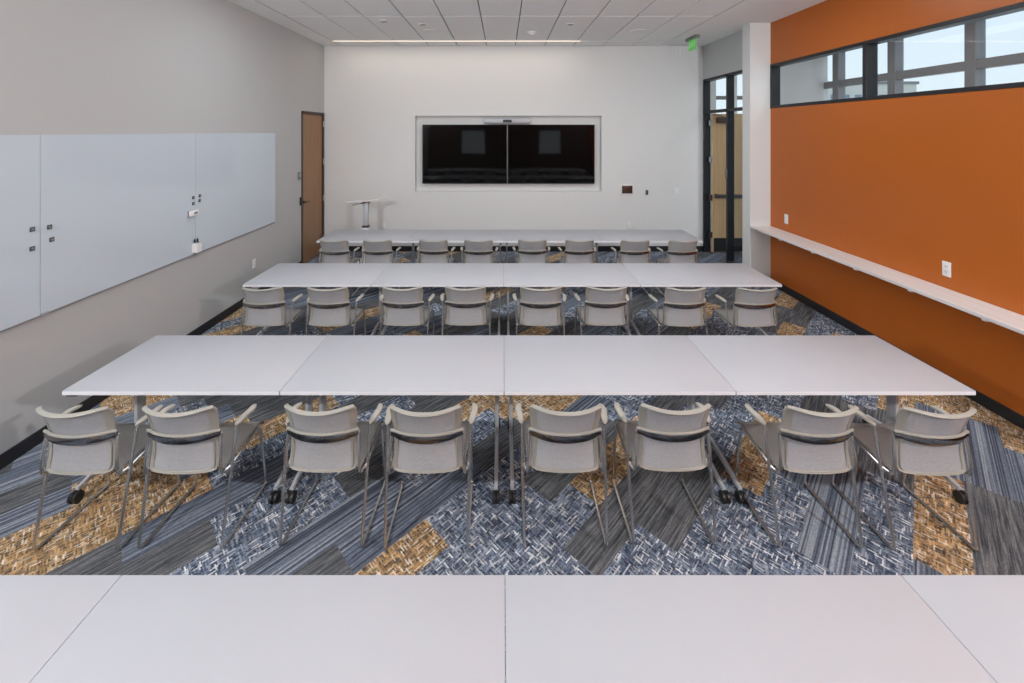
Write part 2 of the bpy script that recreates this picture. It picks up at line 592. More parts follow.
EH = 3.54
mb = MB()
mb.box(XE, XE + 0.15, YC1, YB, EH, HC + 0.1)
mb.box(XE, XE + 0.15, YC1, YC1 + 0.02, 0, EH)
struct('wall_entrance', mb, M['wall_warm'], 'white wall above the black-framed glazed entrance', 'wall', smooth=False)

# rear wall behind the camera, with two windows
mb = MB()
RW = [(-2.05, -0.75), (1.65, 2.85)]
rz0, rz1 = 0.95, 2.15
mb.box(XL, XR, YR - 0.15, YR, 0, rz0)
mb.box(XL, XR, YR - 0.15, YR, rz1, HC + 0.1)
xx = [XL, RW[0][0], RW[0][1], RW[1][0], RW[1][1], XR]
for a, b in ((0, 1), (2, 3), (4, 5)):
    mb.box(xx[a], xx[b], YR - 0.15, YR, rz0, rz1)
struct('wall_rear', mb, M['rear'], 'dark brown wall behind the camera with two windows', 'wall', smooth=False)

# baseboards
mb = MB()
mb.box(XL, XL + 0.012, YR, DY0 - 0.0, 0.0, 0.11, 0.003, seg=1)
struct('baseboard_left', mb, M['baseb'], 'charcoal vinyl baseboard along the left wall', 'baseboard')
mb = MB()
mb.box(XL + 0.02, XE, YB - 0.012, YB, 0.0, 0.11, 0.003, seg=1)
struct('baseboard_front', mb, M['baseb'], 'charcoal vinyl baseboard along the screen wall', 'baseboard')
mb = MB()
mb.box(XR - 0.012, XR, YR, YC0, 0.0, 0.11, 0.003, seg=1)
mb.box(4.0, XR - 0.012, YC0 - 0.012, YC0, 0.0, 0.11, 0.003, seg=1)
mb.box(4.0 - 0.012, 4.0, YC0 - 0.012, YC1, 0.0, 0.11, 0.003, seg=1)
struct('baseboard_right', mb, M['baseb'], 'charcoal vinyl baseboard along the orange wall and pier', 'baseboard')

# ------------------------------------------------------------------ wooden door in the left wall
def lever(mb, x, y, z, sx, dy):
    mb.disc((x, y, z), 0.028, 0.012 * sx, 0, 16)
    mb.tube(arc_path([(x + 0.01 * sx, y, z), (x + 0.055 * sx, y, z), (x + 0.055 * sx, y + dy, z)], 0.015), 0.009, 8)

mb = MB()
fw = 0.052
mb.box(XL - 0.1, XL + 0.012, DY0, DY0 + fw, 0, DH, 0.003, seg=1)
mb.box(XL - 0.1, XL + 0.012, DY1 - fw, DY1, 0, DH, 0.003, seg=1)
mb.box(XL - 0.1, XL + 0.012, DY0, DY1, DH - fw, DH, 0.003, seg=1)
dr = mb.build('door_1', M['bronze'])
tag(dr, 'tall brown wood door in a dark frame at the far end of the left wall', 'door', kind='structure')
mb = MB(); mb.box(XL - 0.06, XL - 0.015, DY0 + fw + 0.003, DY1 - fw - 0.003, 0.008, DH - fw - 0.003, 0.002, seg=1)
dp = mb.build('door_panel', M['walnut'], dr)
mb = MB(); lever(mb, XL - 0.015, DY0 + fw + 0.075, 1.16, 1, 0.12)
mb.build('door_handle', M['bronze'], dr)
for z in (2.62, 1.86, 1.11, 0.3):
    mb = MB()
    mb.tube([(XL + 0.014, DY1 - fw - 0.002, z - 0.06), (XL + 0.014, DY1 - fw - 0.002, z + 0.06)], 0.011, 10)
    mb.box(XL + 0.004, XL + 0.016, DY1 - fw, DY1 - 0.012, z - 0.055, z + 0.055)
    mb.build('hinge', M['steel'], dr)

# ------------------------------------------------------------------ glazed entrance
EX0, EX1 = XE, XE + 0.12
EY0, EYM, EY1 = YC1 + 0.02, 7.713, YB
mb = MB()
mb.box(EX0 - 0.006, EX1, EY1 - 0.05, EY1 - 0.001, 0, EH, 0.003, seg=1)
mb.box(EX0 - 0.006, EX1, EYM - 0.055, EYM, 0, EH, 0.003, seg=1)
mb.box(EX0 - 0.006, EX1, EY0, EY0 + 0.05, 0, EH, 0.003, seg=1)
mb.box(EX0 - 0.006, EX1, EY0, EY1 - 0.001, EH - 0.05, EH, 0.003, seg=1)
mb.box(EX0 - 0.006, EX1, EY0, EY1 - 0.001, 2.84, 2.895, 0.003, seg=1)
mb.box(EX0 - 0.004, EX1, EY0 + 0.05, EYM - 0.055, 0.0, 0.1, 0.003, seg=1)
en = mb.build('window_1', M['blackmetal'])
tag(en, 'black-framed glazed entrance with sidelight and transom', 'entrance', kind='structure')
for (a, b, c, d) in ((EY0 + 0.05, EYM - 0.055, 0.1, 2.84), (EY0 + 0.05, EYM - 0.055, 2.895, EH - 0.05), (EYM, EY1 - 0.05, 2.895, EH - 0.05)):
    mb = MB(); mb.box(EX0 + 0.05, EX0 + 0.056, a, b, c, d)
    mb.build('glass_pane', M['glass'], en, smooth=False)
mb = MB(); mb.box(EX0 - 0.03, EX0 - 0.006, EYM - 0.05, EYM - 0.008, 1.62, 1.77, 0.005)
tag(mb.build('card_reader', M['grey']), 'small grey card reader on the black post of the glazed entrance', 'card reader')

# maple door standing open into the corridor, hinged on the far jamb
dm = bpy.data.objects.new('door_2', None)
COL.objects.link(dm)
dm.location = (EX1 + 0.015, 8.52, 0)
tag(dm, 'pale maple door standing open beyond the glazed entrance', 'door', kind='structure')
mb = MB(); mb.box(0.0, 0.86, -0.022, 0.022, 0.012, 2.83, 0.002, seg=1)
mb.build('door_panel', M['maple'], dm)
mb = MB(); mb.box(-0.006, 0.0, -0.021, 0.021, 0.012, 2.83)
mb.build('door_edge', M['maple_edge'], dm, smooth=False)
mb = MB(); mb.box(0.03, 0.84, -0.026, -0.022, 0.02, 0.3, 0.001, seg=1)
mb.build('kick_plate', M['black'], dm)
mb = MB(); mb.box(0.04, 0.82, -0.075, -0.045, 1.12, 1.19, 0.006); mb.box(0.05, 0.1, -0.05, -0.022, 1.11, 1.2, 0.004); mb.box(0.72, 0.8, -0.05, -0.022, 1.1, 1.21, 0.004)
mb.build('push_bar', M['darkgrey'], dm)
mb = MB(); mb.box(0.08, 0.36, -0.09, -0.022, 2.64, 2.76, 0.008); mb.tube([(0.2, -0.07, 2.77), (0.05, -0.16, 2.8), (-0.02, -0.1, 2.8)], 0.008, 6)
mb.build('door_closer', M['bronze'], dm)
for z in (2.64, 1.9, 1.12, 0.36):
    mb = MB()
    mb.tube([(-0.018, -0.026, z - 0.06), (-0.018, -0.026, z + 0.06)], 0.012, 10)
    mb.box(-0.07, 0.0, -0.03, -0.02, z - 0.055, z + 0.055)
    mb.build('hinge', M['steel'] if z > 1.5 else M['bronze'], dm)

# ------------------------------------------------------------------ strip window in the orange wall
def frame_yz(mb, x0, x1, ya, yb, za, zb, t):
    mb.box(x0, x1, ya, yb, za, za + t, 0.003, seg=1)
    mb.box(x0, x1, ya, yb, zb - t, zb, 0.003, seg=1)
    mb.box(x0, x1, ya, ya + t, za, zb, 0.003, seg=1)
    mb.box(x0, x1, yb - t, yb, za, zb, 0.003, seg=1)
mb = MB()
frame_yz(mb, XR - 0.008, XR + 0.13, WY0, YC0 - 0.001, WZ0, WZ1, 0.045)
MUL = [5.02, 3.27, 1.52]
for y in MUL:
    mb.box(XR - 0.006, XR + 0.13, y - 0.06, y, WZ0 + 0.04, WZ1 - 0.04, 0.003, seg=1)
wn = mb.build('window_2', M['blackmetal'])
tag(wn, 'long black-framed strip window high in the orange wall', 'window', kind='structure')
ed = [YC0 - 0.046] + [q for y in MUL for q in (y, y - 0.06)] + [WY0 + 0.045]
for i in range(0, len(ed), 2):
    mb = MB(); mb.box(XR + 0.06, XR + 0.066, ed[i + 1], ed[i], WZ0 + 0.045, WZ1 - 0.045)
    mb.build('glass_pane', M['glass'], wn, smooth=False)

# ------------------------------------------------------------------ corridor beyond: outer window wall, end wall
mb = MB()
for i in range(-1, 9):
    y = 8.79 - 1.267 * i
    mb.box(XO, XO + 0.16, y - 0.075, y + 0.075, 0, HC, 0.004, seg=1)
for (a, b) in ((0, 0.12), (3.40, 3.54), (HC - 0.1, HC)):
    mb.box(XO + 0.01, XO + 0.13, YR, YE, a, b, 0.004, seg=1)
ow = mb.build('window_3', M['alu'])
tag(ow, 'grey metal mullions of the outer window wall beyond the strip window', 'window', kind='structure')
for i in range(-1, 8):
    y = 8.79 - 1.267 * i
    mb = MB(); mb.box(XO + 0.07, XO + 0.076, max(y - 1.192, YR), y - 0.075, 0.12, HC - 0.1)
    mb.build('glass_pane', M['glass'], ow, smooth=False)
mb = MB()
ex0, ex1 = 4.66, 5.6
mb.box(XE + 0.15, ex0, YE, YE + 0.12, 0, HC); mb.box(ex1, XO + 0.1, YE, YE + 0.12, 0, HC)
mb.box(ex0, ex1, YE, YE + 0.12, 0, 2.7); mb.box(ex0, ex1, YE, YE + 0.12, 3.95, HC); mb.box(4.98, 5.12, YE, YE + 0.12, 2.7, 3.95)
struct('wall_corridor', mb, M['wall'], 'pale end wall of the corridor beyond the entrance', 'wall', smooth=False)
mb = MB()
mb.box(ex0, ex1, YE + 0.02, YE + 0.09, 3.17, 3.25, 0.004, seg=1)
w4 = mb.build('window_4', M['alu'])
tag(w4, 'high window in the corridor end wall seen through the transom', 'window', kind='structure')
for a, b in ((ex0, 4.98), (5.12, ex1)):
    mb = MB(); mb.box(a, b, YE + 0.05, YE + 0.056, 2.7, 3.95); mb.build('glass_pane', M['glass'], w4, smooth=False)
mb = MB(); mb.box(XR + 0.15, XO, YR - 0.15, YR, 0, HC)
struct('wall_corridor_rear', mb, M['wall'], 'end wall of the corridor behind the camera', 'wall', smooth=False)
# rear windows
mb = MB()
for a, b in RW:
    for (p, q, r, s) in ((a, b, rz0, rz0 + 0.05), (a, b, rz1 - 0.05, rz1), (a, a + 0.05, rz0, rz1), (b - 0.05, b, rz0, rz1)):
        mb.box(p, q, YR - 0.12, YR + 0.005, r, s, 0.003, seg=1)
w5 = mb.build('window_5', M['blackmetal'])
tag(w5, 'pair of windows in the wall behind the camera', 'window', kind='structure')
for a, b in RW:
    mb = MB(); mb.box(a + 0.05, b - 0.05, YR - 0.06, YR - 0.054, rz0 + 0.05, rz1 - 0.05); mb.build('glass_pane', M['glass'], w5, smooth=False)

# building across the street
bd = empty('building', (52, 60, -6), 'pale stone office building across the street seen through the strip window', 'building')
mb = MB(); mb.box(-7.5, 7.5, 0, 14, 0, 15.2)
mb.build('facade', M['stone'], bd, smooth=False)
mb = MB(); mb.box(-7.7, 7.7, -0.2, 14.2, 15.2, 15.6)
mb.build('cornice', M['corn'], bd, smooth=False)
for fl in range(4):
    for i in range(8):
        x = -6.6 + i * 1.75
        mb = MB(); mb.box(x, x + 0.95, -0.05, 0.1, 12.0 - fl * 3.0, 13.7 - fl * 3.0)
        mb.build('window', M['bwin'], bd, smooth=False)

# ------------------------------------------------------------------ wall shelf along the orange wall
SH, SX = 0.945, 4.0
sh = empty('wall_shelf', (XR, 3.0, SH), 'long narrow pale wood shelf mounted along the orange wall', 'shelf')
mb = MB(); mb.box(SX - XR, 0, -3.5, YC0 - 3.0, -0.032, 0, 0.002, seg=1)
mb.build('board', M['ash'], sh)
for y in (6.05, 5.416, 4.76, 4.12, 3.48, 2.84, 2.2):
    mb = MB()
    mb.box(SX - XR + 0.012, 0, y - 3.0 - 0.02, y - 3.0 + 0.02, -0.052, -0.0325, 0.003, seg=1)
    mb.build('bracket', M['white'], sh)

# ------------------------------------------------------------------ training tables
def table(width, xc, clip=False):
    root = empty('training_table', (0, 0, 0), '', 'table', 'white training tables on casters')
    w = width / 2 - 0.0007
    mb = MB()
    mb.box(-w, w, 0, DEPTH, 0.71, 0.74, 0.004, 0, 2)
    o = mb.build('tabletop', [M['table']], root)
    ebm = MB(); ebm.box(-w + 0.004, w - 0.004, -0.0012, 0.0005, 0.7125, 0.7365); 
    ebm.build('edge_band', M['edge'], o, smooth=False)
    bm2 = MB()
    bm2.box(-w + 0.09, w - 0.09, 0.42, 0.46, 0.66, 0.709, 0.004)
    bm2.build('crossbar', M['silver'], root)
    for s in (-1, 1):
        x = s * (w - 0.055)
        x -= 0.016 * (x + xc)
        lg = MB()
        lg.box(x - 0.014, x + 0.014, 0.445, 0.53, 0.1, 0.70, 0.008)
        lg.box(x - 0.03, x + 0.03, 0.28, 0.6, 0.688, 0.709, 0.004)
        # arched foot
        rings = []
        for i in range(13):
            t = i / 12
            y = 0.0 + t * 0.715
            zc = 0.080 + 0.032 * math.sin(PI * t)
            hh = 0.016 + 0.008 * math.sin(PI * t)
            ww = 0.0125 + 0.002 * math.sin(PI * t)
            ring = []
            for j in range(10):
                a = 2 * PI * j / 10
                ca, sa = math.cos(a), math.sin(a)
                ring.append((x + ww * (abs(ca) ** 0.6) * (1 if ca > 0 else -1), y, zc + hh * (abs(sa) ** 0.6) * (1 if sa > 0 else -1)))
            rings.append(ring)
        lg.loft(rings)
        lo = lg.build('leg', M['silver'], root)
        for y in (-0.006, 0.700):
            c = MB()
            for dx in (-0.024, 0.008):
                c.disc((x + dx, y, 0.036), 0.036, 0.016, 0, 20)
            c.box(x - 0.009, x + 0.009, y - 0.034, y + 0.034, 0.03, 0.066, 0.006)
            c.disc((x, y, 0.05), 0.011, 0.028, 2, 10)
            c.build('caster', M['black'], lo)
    if clip:
        cb = MB(); cb.box(-w + 0.025, -w + 0.095, 0.004, 0.035, 0.699, 0.7095, 0.003)
        cb.build('latch', M['black'], root)
    return root

ROWNAME = ['front row nearest the camera', 'second row from the camera', 'third row from the camera', 'last row under the screens']
POS = ['leftmost', 'second from the left', 'third from the left', 'rightmost']
protos = [table(XT[i + 1] - XT[i], (XT[i] + XT[i + 1]) / 2, i == 0) for i in range(4)]
for i in range(4):
    for r in range(4):
        t = protos[i] if r == 0 else copy_tree(protos[i])
        t.location = ((XT[i] + XT[i + 1]) / 2, ROWS[r], 0)
        t['label'] = 'white training table, %s in the %s' % (POS[i], ROWNAME[r])

# ------------------------------------------------------------------ mesh armchairs
def chair():
    root = empty('mesh_armchair', (0, 0, 0), '', 'chair', 'grey mesh armchairs at the tables')
    def back(s, u):
        """Back surface: s 0 bottom to 1 top, u -1..1 across."""
        z = 0.456 + 0.422 * s
        ye = 0.035 + 0.10 * s - 0.150 * s * s
        hw = 0.207 - 0.012 * math.sin(PI * min(s * 1.25, 1)) + 0.006 * max(0, s - 0.6) / 0.4
        b = 0.026 + 0.040 * s
        au = abs(u)
        # the upper corners curl forward
        curl = 0.010 * s * max(0, au - 0.80) / 0.20
        return Vector((u * hw, ye - b * (1 - au ** 2.2) + curl, z - 0.014 * s * (1 - u * u)))
    def ringpath(k, s0, s1, u1, pw):
        out = []
        for q in range(k):
            a = 2 * PI * q / k
            ca, sa = math.cos(a), math.sin(a)
            m = max(abs(ca), abs(sa))
            x, y = ca / m, sa / m
            n = (abs(x) ** pw + abs(y) ** pw) ** (1.0 / pw)
            out.append((s0 + (s1 - s0) * (y / n + 1) / 2, u1 * x / n, abs(x) > abs(y)))
        return out
    bf = MB()
    rings = []
    for (s_, u_, side) in ringpath(64, 0.0, 1.0, 1.0, 14):
        e1 = back(s_ + 0.02, u_) - back(s_ - 0.02, u_)
        e2 = back(s_, min(u_ + 0.02, 1)) - back(s_, max(u_ - 0.02, -1))
        nn = e1.cross(e2).normalized()
        top = max(0.0, min(1.0, (s_ - 0.5) / 0.15))
        wd_u = 0.075 + 0.10 * top          # side members get wide above the band
        wd_s = 0.040 if s_ > 0.5 else 0.034
        ci = back(min(max(s_, wd_s), 1 - wd_s), max(-1 + wd_u, min(1 - wd_u, u_)))
        a = back(s_, u_)
        th = 0.0085 + (0.003 if s_ > 0.93 else 0)
        rings.append([a - nn * th * .6, a + nn * th * .6, a.lerp(ci, .12) + nn * th, a.lerp(ci, .7) + nn * th * .8, ci + nn * th * .3, ci - nn * th * .3, a.lerp(ci, .7) - nn * th * .8, a.lerp(ci, .12) - nn * th])
    bf.loft(rings, closed=True)
    bo = bf.build('backrest', M['frame'], root)
    mp = MB()
    mp.grid(lambda a, b: back(0.025 + 0.95 * a, -0.93 + 1.86 * b), 12, 12, 0.003)
    mp.build('back_mesh', M['mesh'], bo)
    # inner lip framing the lower panel
    lp = MB()
    lp.tube([back(0.035 + 0.43 * (q[0]), q[1]) + Vector((0, -0.006, 0)) for q in ringpath(40, 0.0, 1.0, 0.90, 12)], 0.0045, 6, closed=True)
    lp.build('panel_lip', M['frame'], bo)
    # bright band carried behind the back at arm height
    bb = MB()
    ring = []
    for i in range(17):
        u = -1.05 + 2.10 * i / 16
        p = back(0.525, max(-1, min(1, u)))
        p.x = u * 0.205
        y0 = p.y - 0.010
        hgt = 0.021 - 0.007 * abs(u) ** 3
        ring.append([(p.x, y0 - 0.010, p.z - hgt), (p.x, y0 - 0.012, p.z), (p.x, y0 - 0.008, p.z + hgt), (p.x, y0 + 0.0, p.z + hgt), (p.x, y0 + 0.0, p.z - hgt)])
    bb.loft(ring)
    bb.build('back_band', M['band'], root)
    bb2 = MB()
    bb2.tube([(p[2][0], p[2][1] + 0.001, p[2][2] + 0.006) for p in ring], 0.0085, 8)
    bb2.build('band_rail', M['frame'], root)
    # seat
    def seat(a, b):
        u = -1 + 2 * b
        y = 0.055 + 0.405 * a
        z = 0.452 + 0.020 * a - 0.020 * (1 - u * u) * (0.4 + 0.6 * math.sin(PI * min(a * 1.05, 1)))
        if a > 0.85: z -= 0.03 * ((a - 0.85) / 0.15) ** 2
        return Vector((u * (0.215 + 0.016 * a), y, z))
    st = MB(); st.grid(seat, 12, 12, 0.006)
    so = st.build('seat', M['seatmesh'], root)
    rim = MB()
    rp = [seat(0, j / 10) for j in range(10)] + [seat(i / 10, 1) for i in range(10)] + [seat(1, 1 - j / 10) for j in range(10)] + [seat(1 - i / 10, 0) for i in range(10)]
    rim.tube(rp, 0.008, 8, closed=True)
    rim.build('seat_rim', M['rim'], so)
    # sled legs of bent chrome tube
    for s in (-1, 1):
        lg = MB()
        pts = arc_path([(s * 0.256, 0.125, 0.662), (s * 0.243, 0.0, 0.011), (s * 0.243, 0.475, 0.011), (s * 0.245, 0.392, 0.470), (s * 0.240, 0.085, 0.436), (s * 0.226, 0.030, 0.436), (s * 0.222, 0.022, 0.52), (s * 0.212, 0.045, 0.672)], 0.035, 5)
        lg.tube(pts, 0.0092, 8)
        lo = lg.build('sled_leg', M['chrome'], root)
        for y in (0.07, 0.40):
            gl = MB()
            gl.tube([(s * 0.243, y - 0.025, 0.0088), (s * 0.243, y + 0.025, 0.0088)], 0.0088, 8)
            gl.build('glide', M['black'], lo)
        # arm pad
        ap = MB()
        rings = []
        for i in range(14):
            t = i / 13
            y = 0.112 + 0.195 * t
            k = math.sqrt(max(0.03, 1 - (2 * abs(t - 0.5)) ** 5))
            w = 0.021 * k * (1.0 - 0.10 * t)
            h = 0.011 * k
            cx = s * (0.257 + 0.030 * t - 0.022 * max(0, t - 0.65) / 0.35)
            cz = 0.672 + 0.008 * math.sin(t * PI)
            ring = []
            for j in range(10):
                a = 2 * PI * j / 10
                ca, sa = math.cos(a), math.sin(a)
                ring.append((cx + w * (abs(ca) ** .7) * (1 if ca > 0 else -1), y, cz + h * (abs(sa) ** .7) * (1 if sa > 0 else -1)))
            rings.append(ring)
        ap.loft(rings)
        ap.build('armrest', M['pad'], root)
    # cross tubes under the seat
    ct = MB()
    for y, z in ((0.13, 0.424), (0.35, 0.434)):
        ct.tube([(-0.238, y, z + 0.012), (-0.15, y, z - 0.012), (0.15, y, z - 0.012), (0.238, y, z + 0.012)], 0.008, 8)
    ct.build('stretcher', M['chrome'], root)
    return root

CH = [
    (2.468, [-2.512, -1.902, -1.08, -.454, .371, 1.02, 1.872, 2.542], 'second row'),
    (4.325, [-2.488, -1.814, -1.044, -.389, .392, 1.074, 1.89, 2.619], 'third row'),
    (6.19, [-2.5, -1.861, -1.033, -.364, .437, 1.136, 1.956, 2.66], 'last row'),
]
ORD = ['leftmost, by the white wall', 'second from the left', 'third from the left', 'fourth from the left',
       'fourth from the right', 'third from the right', 'second from the right', 'rightmost, by the orange wall']
RN = ['in the nearest row of chairs', 'in the middle row of chairs', 'in the farthest row of chairs']
proto = chair()
first = True
EDGE = [-0.016, -0.012, -0.005, 0, 0, -0.005, -0.020, -0.028]   # the end chairs stand a little farther out
rnd = random.Random(3)
for r, (y, xs, nm) in enumerate(CH):
    for i, x in enumerate(xs):
        c = proto if first else copy_tree(proto)
        first = False
        c.location = (x, y + rnd.uniform(-0.01, 0.01) + EDGE[i], 0)
        c.rotation_euler = (0, 0, rnd.uniform(-0.02, 0.02))
        c['label'] = 'grey mesh armchair %s, %s' % (RN[r], ORD[i])

# ------------------------------------------------------------------ glass boards on the left wall
GY = [(1.60, 3.3005), (3.3035, 4.9685), (4.9715, 6.71)]
GL = ['large white glass writing board nearest the camera on the left wall', 'middle white glass writing board on the left wall', 'farthest white glass writing board on the left wall, next to the door']
for (a, b), lb in zip(GY, GL):
    g = empty('glass_board', (XL, (a + b) / 2, 1.02), lb, 'whiteboard', 'white glass boards on the left wall')
    h = (b - a) / 2
    mb = MB(); mb.box(0.012, 0.022, -h, h, 0, 1.43, 0.002, seg=1)
    mb.build('glass_panel', M['glassboard'], g)
    mb = MB(); mb.box(0.0, 0.011, -h + 0.015, h - 0.015, 0.015, 1.415)
    mb.build('backing', M['glassedge'], g, smooth=False)
    mb = MB(); mb.box(0.0, 0.018, -h, h, -0.014, -0.0005, 0.001, seg=1)
    mb.build('bottom_rail', M['railgrey'], g)
    for yy in (-h + 0.03,):
        mb = MB(); mb.box(0.0, 0.025, yy - 0.03, yy + 0.03, -0.015, 0.012, 0.002, seg=1)
        mb.build('clip', M['bar'], g)
XF = XL + 0.022
MG = [(3.243, 1.715, 'upper of two dark magnets left of the near glass board joint'), (3.243, 1.565, 'lower of two dark magnets left of the near glass board joint'),
      (3.366, 1.705, 'upper of two dark magnets right of the near glass board joint'), (3.383, 1.60, 'lower of two dark magnets right of the near glass board joint'),
      (4.93, 1.692, 'upper left of four dark magnets above the eraser'), (4.93, 1.622, 'lower left of four dark magnets above the eraser'),
      (5.036, 1.698, 'upper right of four dark magnets above the eraser'), (5.032, 1.64, 'lower right of four dark magnets above the eraser')]
for y, z, lb in MG:
    m = empty('magnet', (XF, y, z), lb, 'magnet', 'dark magnets on the glass boards')
    mb = MB(); mb.box(0, 0.007, -0.018, 0.018, -0.018, 0.018, 0.003); mb.build('casing', M['darkgrey'], m)
    mb = MB(); mb.disc((0.007, 0, 0), 0.011, 0.003, 0, 16); mb.build('cap', M['grey'], m)
er = empty('board_eraser', (XF, 4.905, 1.515), 'white eraser stuck on the glass boards below four magnets', 'eraser')
mb = MB(); mb.box(0.012, 0.04, -0.065, 0.065, -0.032, 0.032, 0.008); mb.build('handle', M['white'], er)
mb = MB(); mb.box(0, 0.0125, -0.062, 0.062, -0.03, 0.03, 0.002, seg=1); mb.build('felt_pad', M['grey'], er)
mb = MB(); mb.box(0.04, 0.0415, -0.01, 0.045, -0.012, 0.012, 0.0005, seg=1); mb.build('grip_mark', M['grey'], er)
cup = MB()
ya, yb, za, zb = 4.915, 4.985, 1.045, 1.15
cup.box(XF, XF + 0.004, ya, yb, za, zb); cup.box(XF + 0.058, XF + 0.062, ya, yb, za, zb)
cup.box(XF + 0.004, XF + 0.058, ya, ya + 0.004, za, zb); cup.box(XF + 0.004, XF + 0.058, yb - 0.004, yb, za, zb)
cup.box(XF + 0.004, XF + 0.058, ya + 0.004, yb - 0.004, za, za + 0.004)
tag(cup.build('marker_cup', M['white'], smooth=False), 'white marker cup fixed at the bottom of the glass boards', 'cup')
for k, (dy, dx, c, nm) in enumerate(((0.016, 0.02, 'black', 'left'), (0.035, 0.04, 'blue', 'middle'), (0.054, 0.022, 'black', 'right'))):
    mk = empty('marker', (XF + dx, ya + dy, za + 0.006), '%s of the three dark-capped markers standing in the white cup' % nm, 'marker', 'markers in the cup')
    mb = MB(); mb.disc((0, 0, 0), 0.008, 0.105, 2, 12); mb.build('barrel', M['white'], mk)
    mb = MB(); mb.disc((0, 0, 0.105), 0.009, 0.045, 2, 12, 0.0075); mb.build('cap', M['black'], mk)

# wall plates
def plate_x(name, x, y, z, w, h, sx, label, cat, kind='outlet'):
    o = empty(name, (x, y, z), label, cat, None)
    mb = MB(); a, b = sorted((0, 0.007 * sx)); mb.box(a, b, -w / 2, w / 2, -h / 2, h / 2, 0.003)
    mb.build('cover_plate', M['white'], o)
    for dz in (-0.026, 0.026):
        mb = MB(); a, b = sorted((0.0065 * sx, 0.009 * sx)); mb.box(a, b, -w * .24, w * .24, dz - 0.017, dz + 0.017, 0.0008, seg=1)
        mb.box(*(sorted((0.0088 * sx, 0.0095 * sx))), -w * .12, -w * .07, dz - 0.008, dz + 0.008, mi=1)
        mb.box(*(sorted((0.0088 * sx, 0.0095 * sx))), w * .07, w * .12, dz - 0.008, dz + 0.008, mi=1)
        mb.build('socket', [M['white'], M['darkgrey']], o)
    return o
def plate_y(name, x, y, z, w, h, label, cat):
    o = empty(name, (x, y, z), label, cat)
    mb = MB(); mb.box(-w / 2, w / 2, -0.007, 0, -h / 2, h / 2, 0.003); mb.build('cover_plate', M['white'], o)
    for dz in (-0.024, 0.024):
        mb = MB(); mb.box(-w * .24, w * .24, -0.009, -0.0065, dz - 0.016, dz + 0.016, 0.0008, seg=1); mb.build('socket', M['white'], o)
    return o
plate_x('wall_outlet', XR, 4.067, 1.134, 0.08, 0.145, -1, 'white outlet on the orange wall above the shelf, nearer the camera', 'outlet')
plate_x('wall_outlet', XR, 6.37, 1.136, 0.08, 0.145, -1, 'white outlet on the orange wall above the shelf, near the white pier', 'outlet')
plate_x('wall_outlet', XL, 6.17, 0.52, 0.08, 0.13, 1, 'white outlet low on the left wall beside the third table row', 'outlet')
plate_y('wall_outlet', 3.58, YB, 1.245, 0.09, 0.12, 'faint white plate on the screen wall right of the touch panel', 'outlet')
plate_y('wall_outlet', 2.6, YB, 0.54, 0.08, 0.12, 'white outlet low on the screen wall behind the last table row at right', 'outlet')
plate_y('wall_outlet', -2.47, YB, 0.54, 0.08, 0.12, 'white outlet low on the screen wall right of the lectern', 'outlet')
o = empty('thermostat', (XL, 7.53, 1.67), 'small grey thermostat on the left wall beside the wood door', 'thermostat')
mb = MB(); mb.box(0, 0.025, -0.045, 0.045, -0.07, 0.07, 0.005); mb.build('casing', M['grey'], o)
mb = MB(); mb.box(0.0245, 0.027, -0.03, 0.03, -0.02, 0.045, 0.001, seg=1); mb.build('display', M['bar'], o)
mb = MB(); mb.box(XL, XL + 0.03, 7.55, 7.60, 1.13, 1.28, 0.008)
tag(mb.build('door_reader', M['black']), 'black card reader on the left wall next to the wood door handle', 'card reader')

# ------------------------------------------------------------------ screens and video bar
for i, (a, b, lb) in enumerate(((-1.665, 0.083, 'left of the two large black screens in the wall niche'), (0.097, 1.893, 'right of the two large black screens in the wall niche'))):
    s = empty('wall_screen', ((a + b) / 2, YB + 0.02, 1.393), lb, 'screen', 'black screens in the niche')
    w = (b - a) / 2; H = 1.22
    mb = MB(); mb.box(-w, w, 0.012, 0.06, 0, H, 0.004); mb.box(-w * .6, w * .6, 0.06, 0.108, 0.3, 0.9); mb.build('housing', M['bezel'], s)
    def surf(a_, b_, w=w):
        x = -w + 0.012 + (2 * w - 0.024) * b_
        z = 0.012 + (H - 0.024) * a_
        return (x, 0.010 - (0.017 + 0.004 * math.sin(PI * b_)) * a_, z)
    mb = MB(); mb.grid(surf, 6, 24, 0.004); mb.build('display', M['screen'], s)
    mb = MB(); frame = ((-w, w, 0.0, 0.012), (-w, w, H - 0.012, H)); 
    for (p, q, r, t) in frame: mb.box(p, q, -0.012, 0.02, r, t, 0.001, seg=1)
    mb.box(-w, -w + 0.011, -0.012, 0.02, 0, H, 0.001, seg=1); mb.box(w - 0.011, w, -0.012, 0.02, 0, H, 0.001, seg=1)
    mb.build('bezel', M['steel'] if False else M['bezel'], s)
mb = MB(); mb.box(0.084, 0.096, YB + 0.028, YB + 0.06, 1.393, 2.613)
tag(mb.build('filler_strip', M['bar'], smooth=False), 'thin grey strip between the two black screens', 'trim')
v = empty('video_bar', (0.09, YB + 0.02, 2.63), 'long grey video conference bar above the two screens', 'video bar')
mb = MB(); mb.box(-0.475, 0.475, 0.0, 0.105, 0, 0.115, 0.012); mb.build('housing', M['bar'], v)
mb = MB()
for x in (-0.055, 0, 0.055): mb.disc((x, 0.001, 0.055), 0.026, -0.008, 1, 20)
mb.box(-0.09, 0.09, -0.003, 0.002, 0.026, 0.084, 0.002, seg=1)
mb.build('lens', M['black'], v)

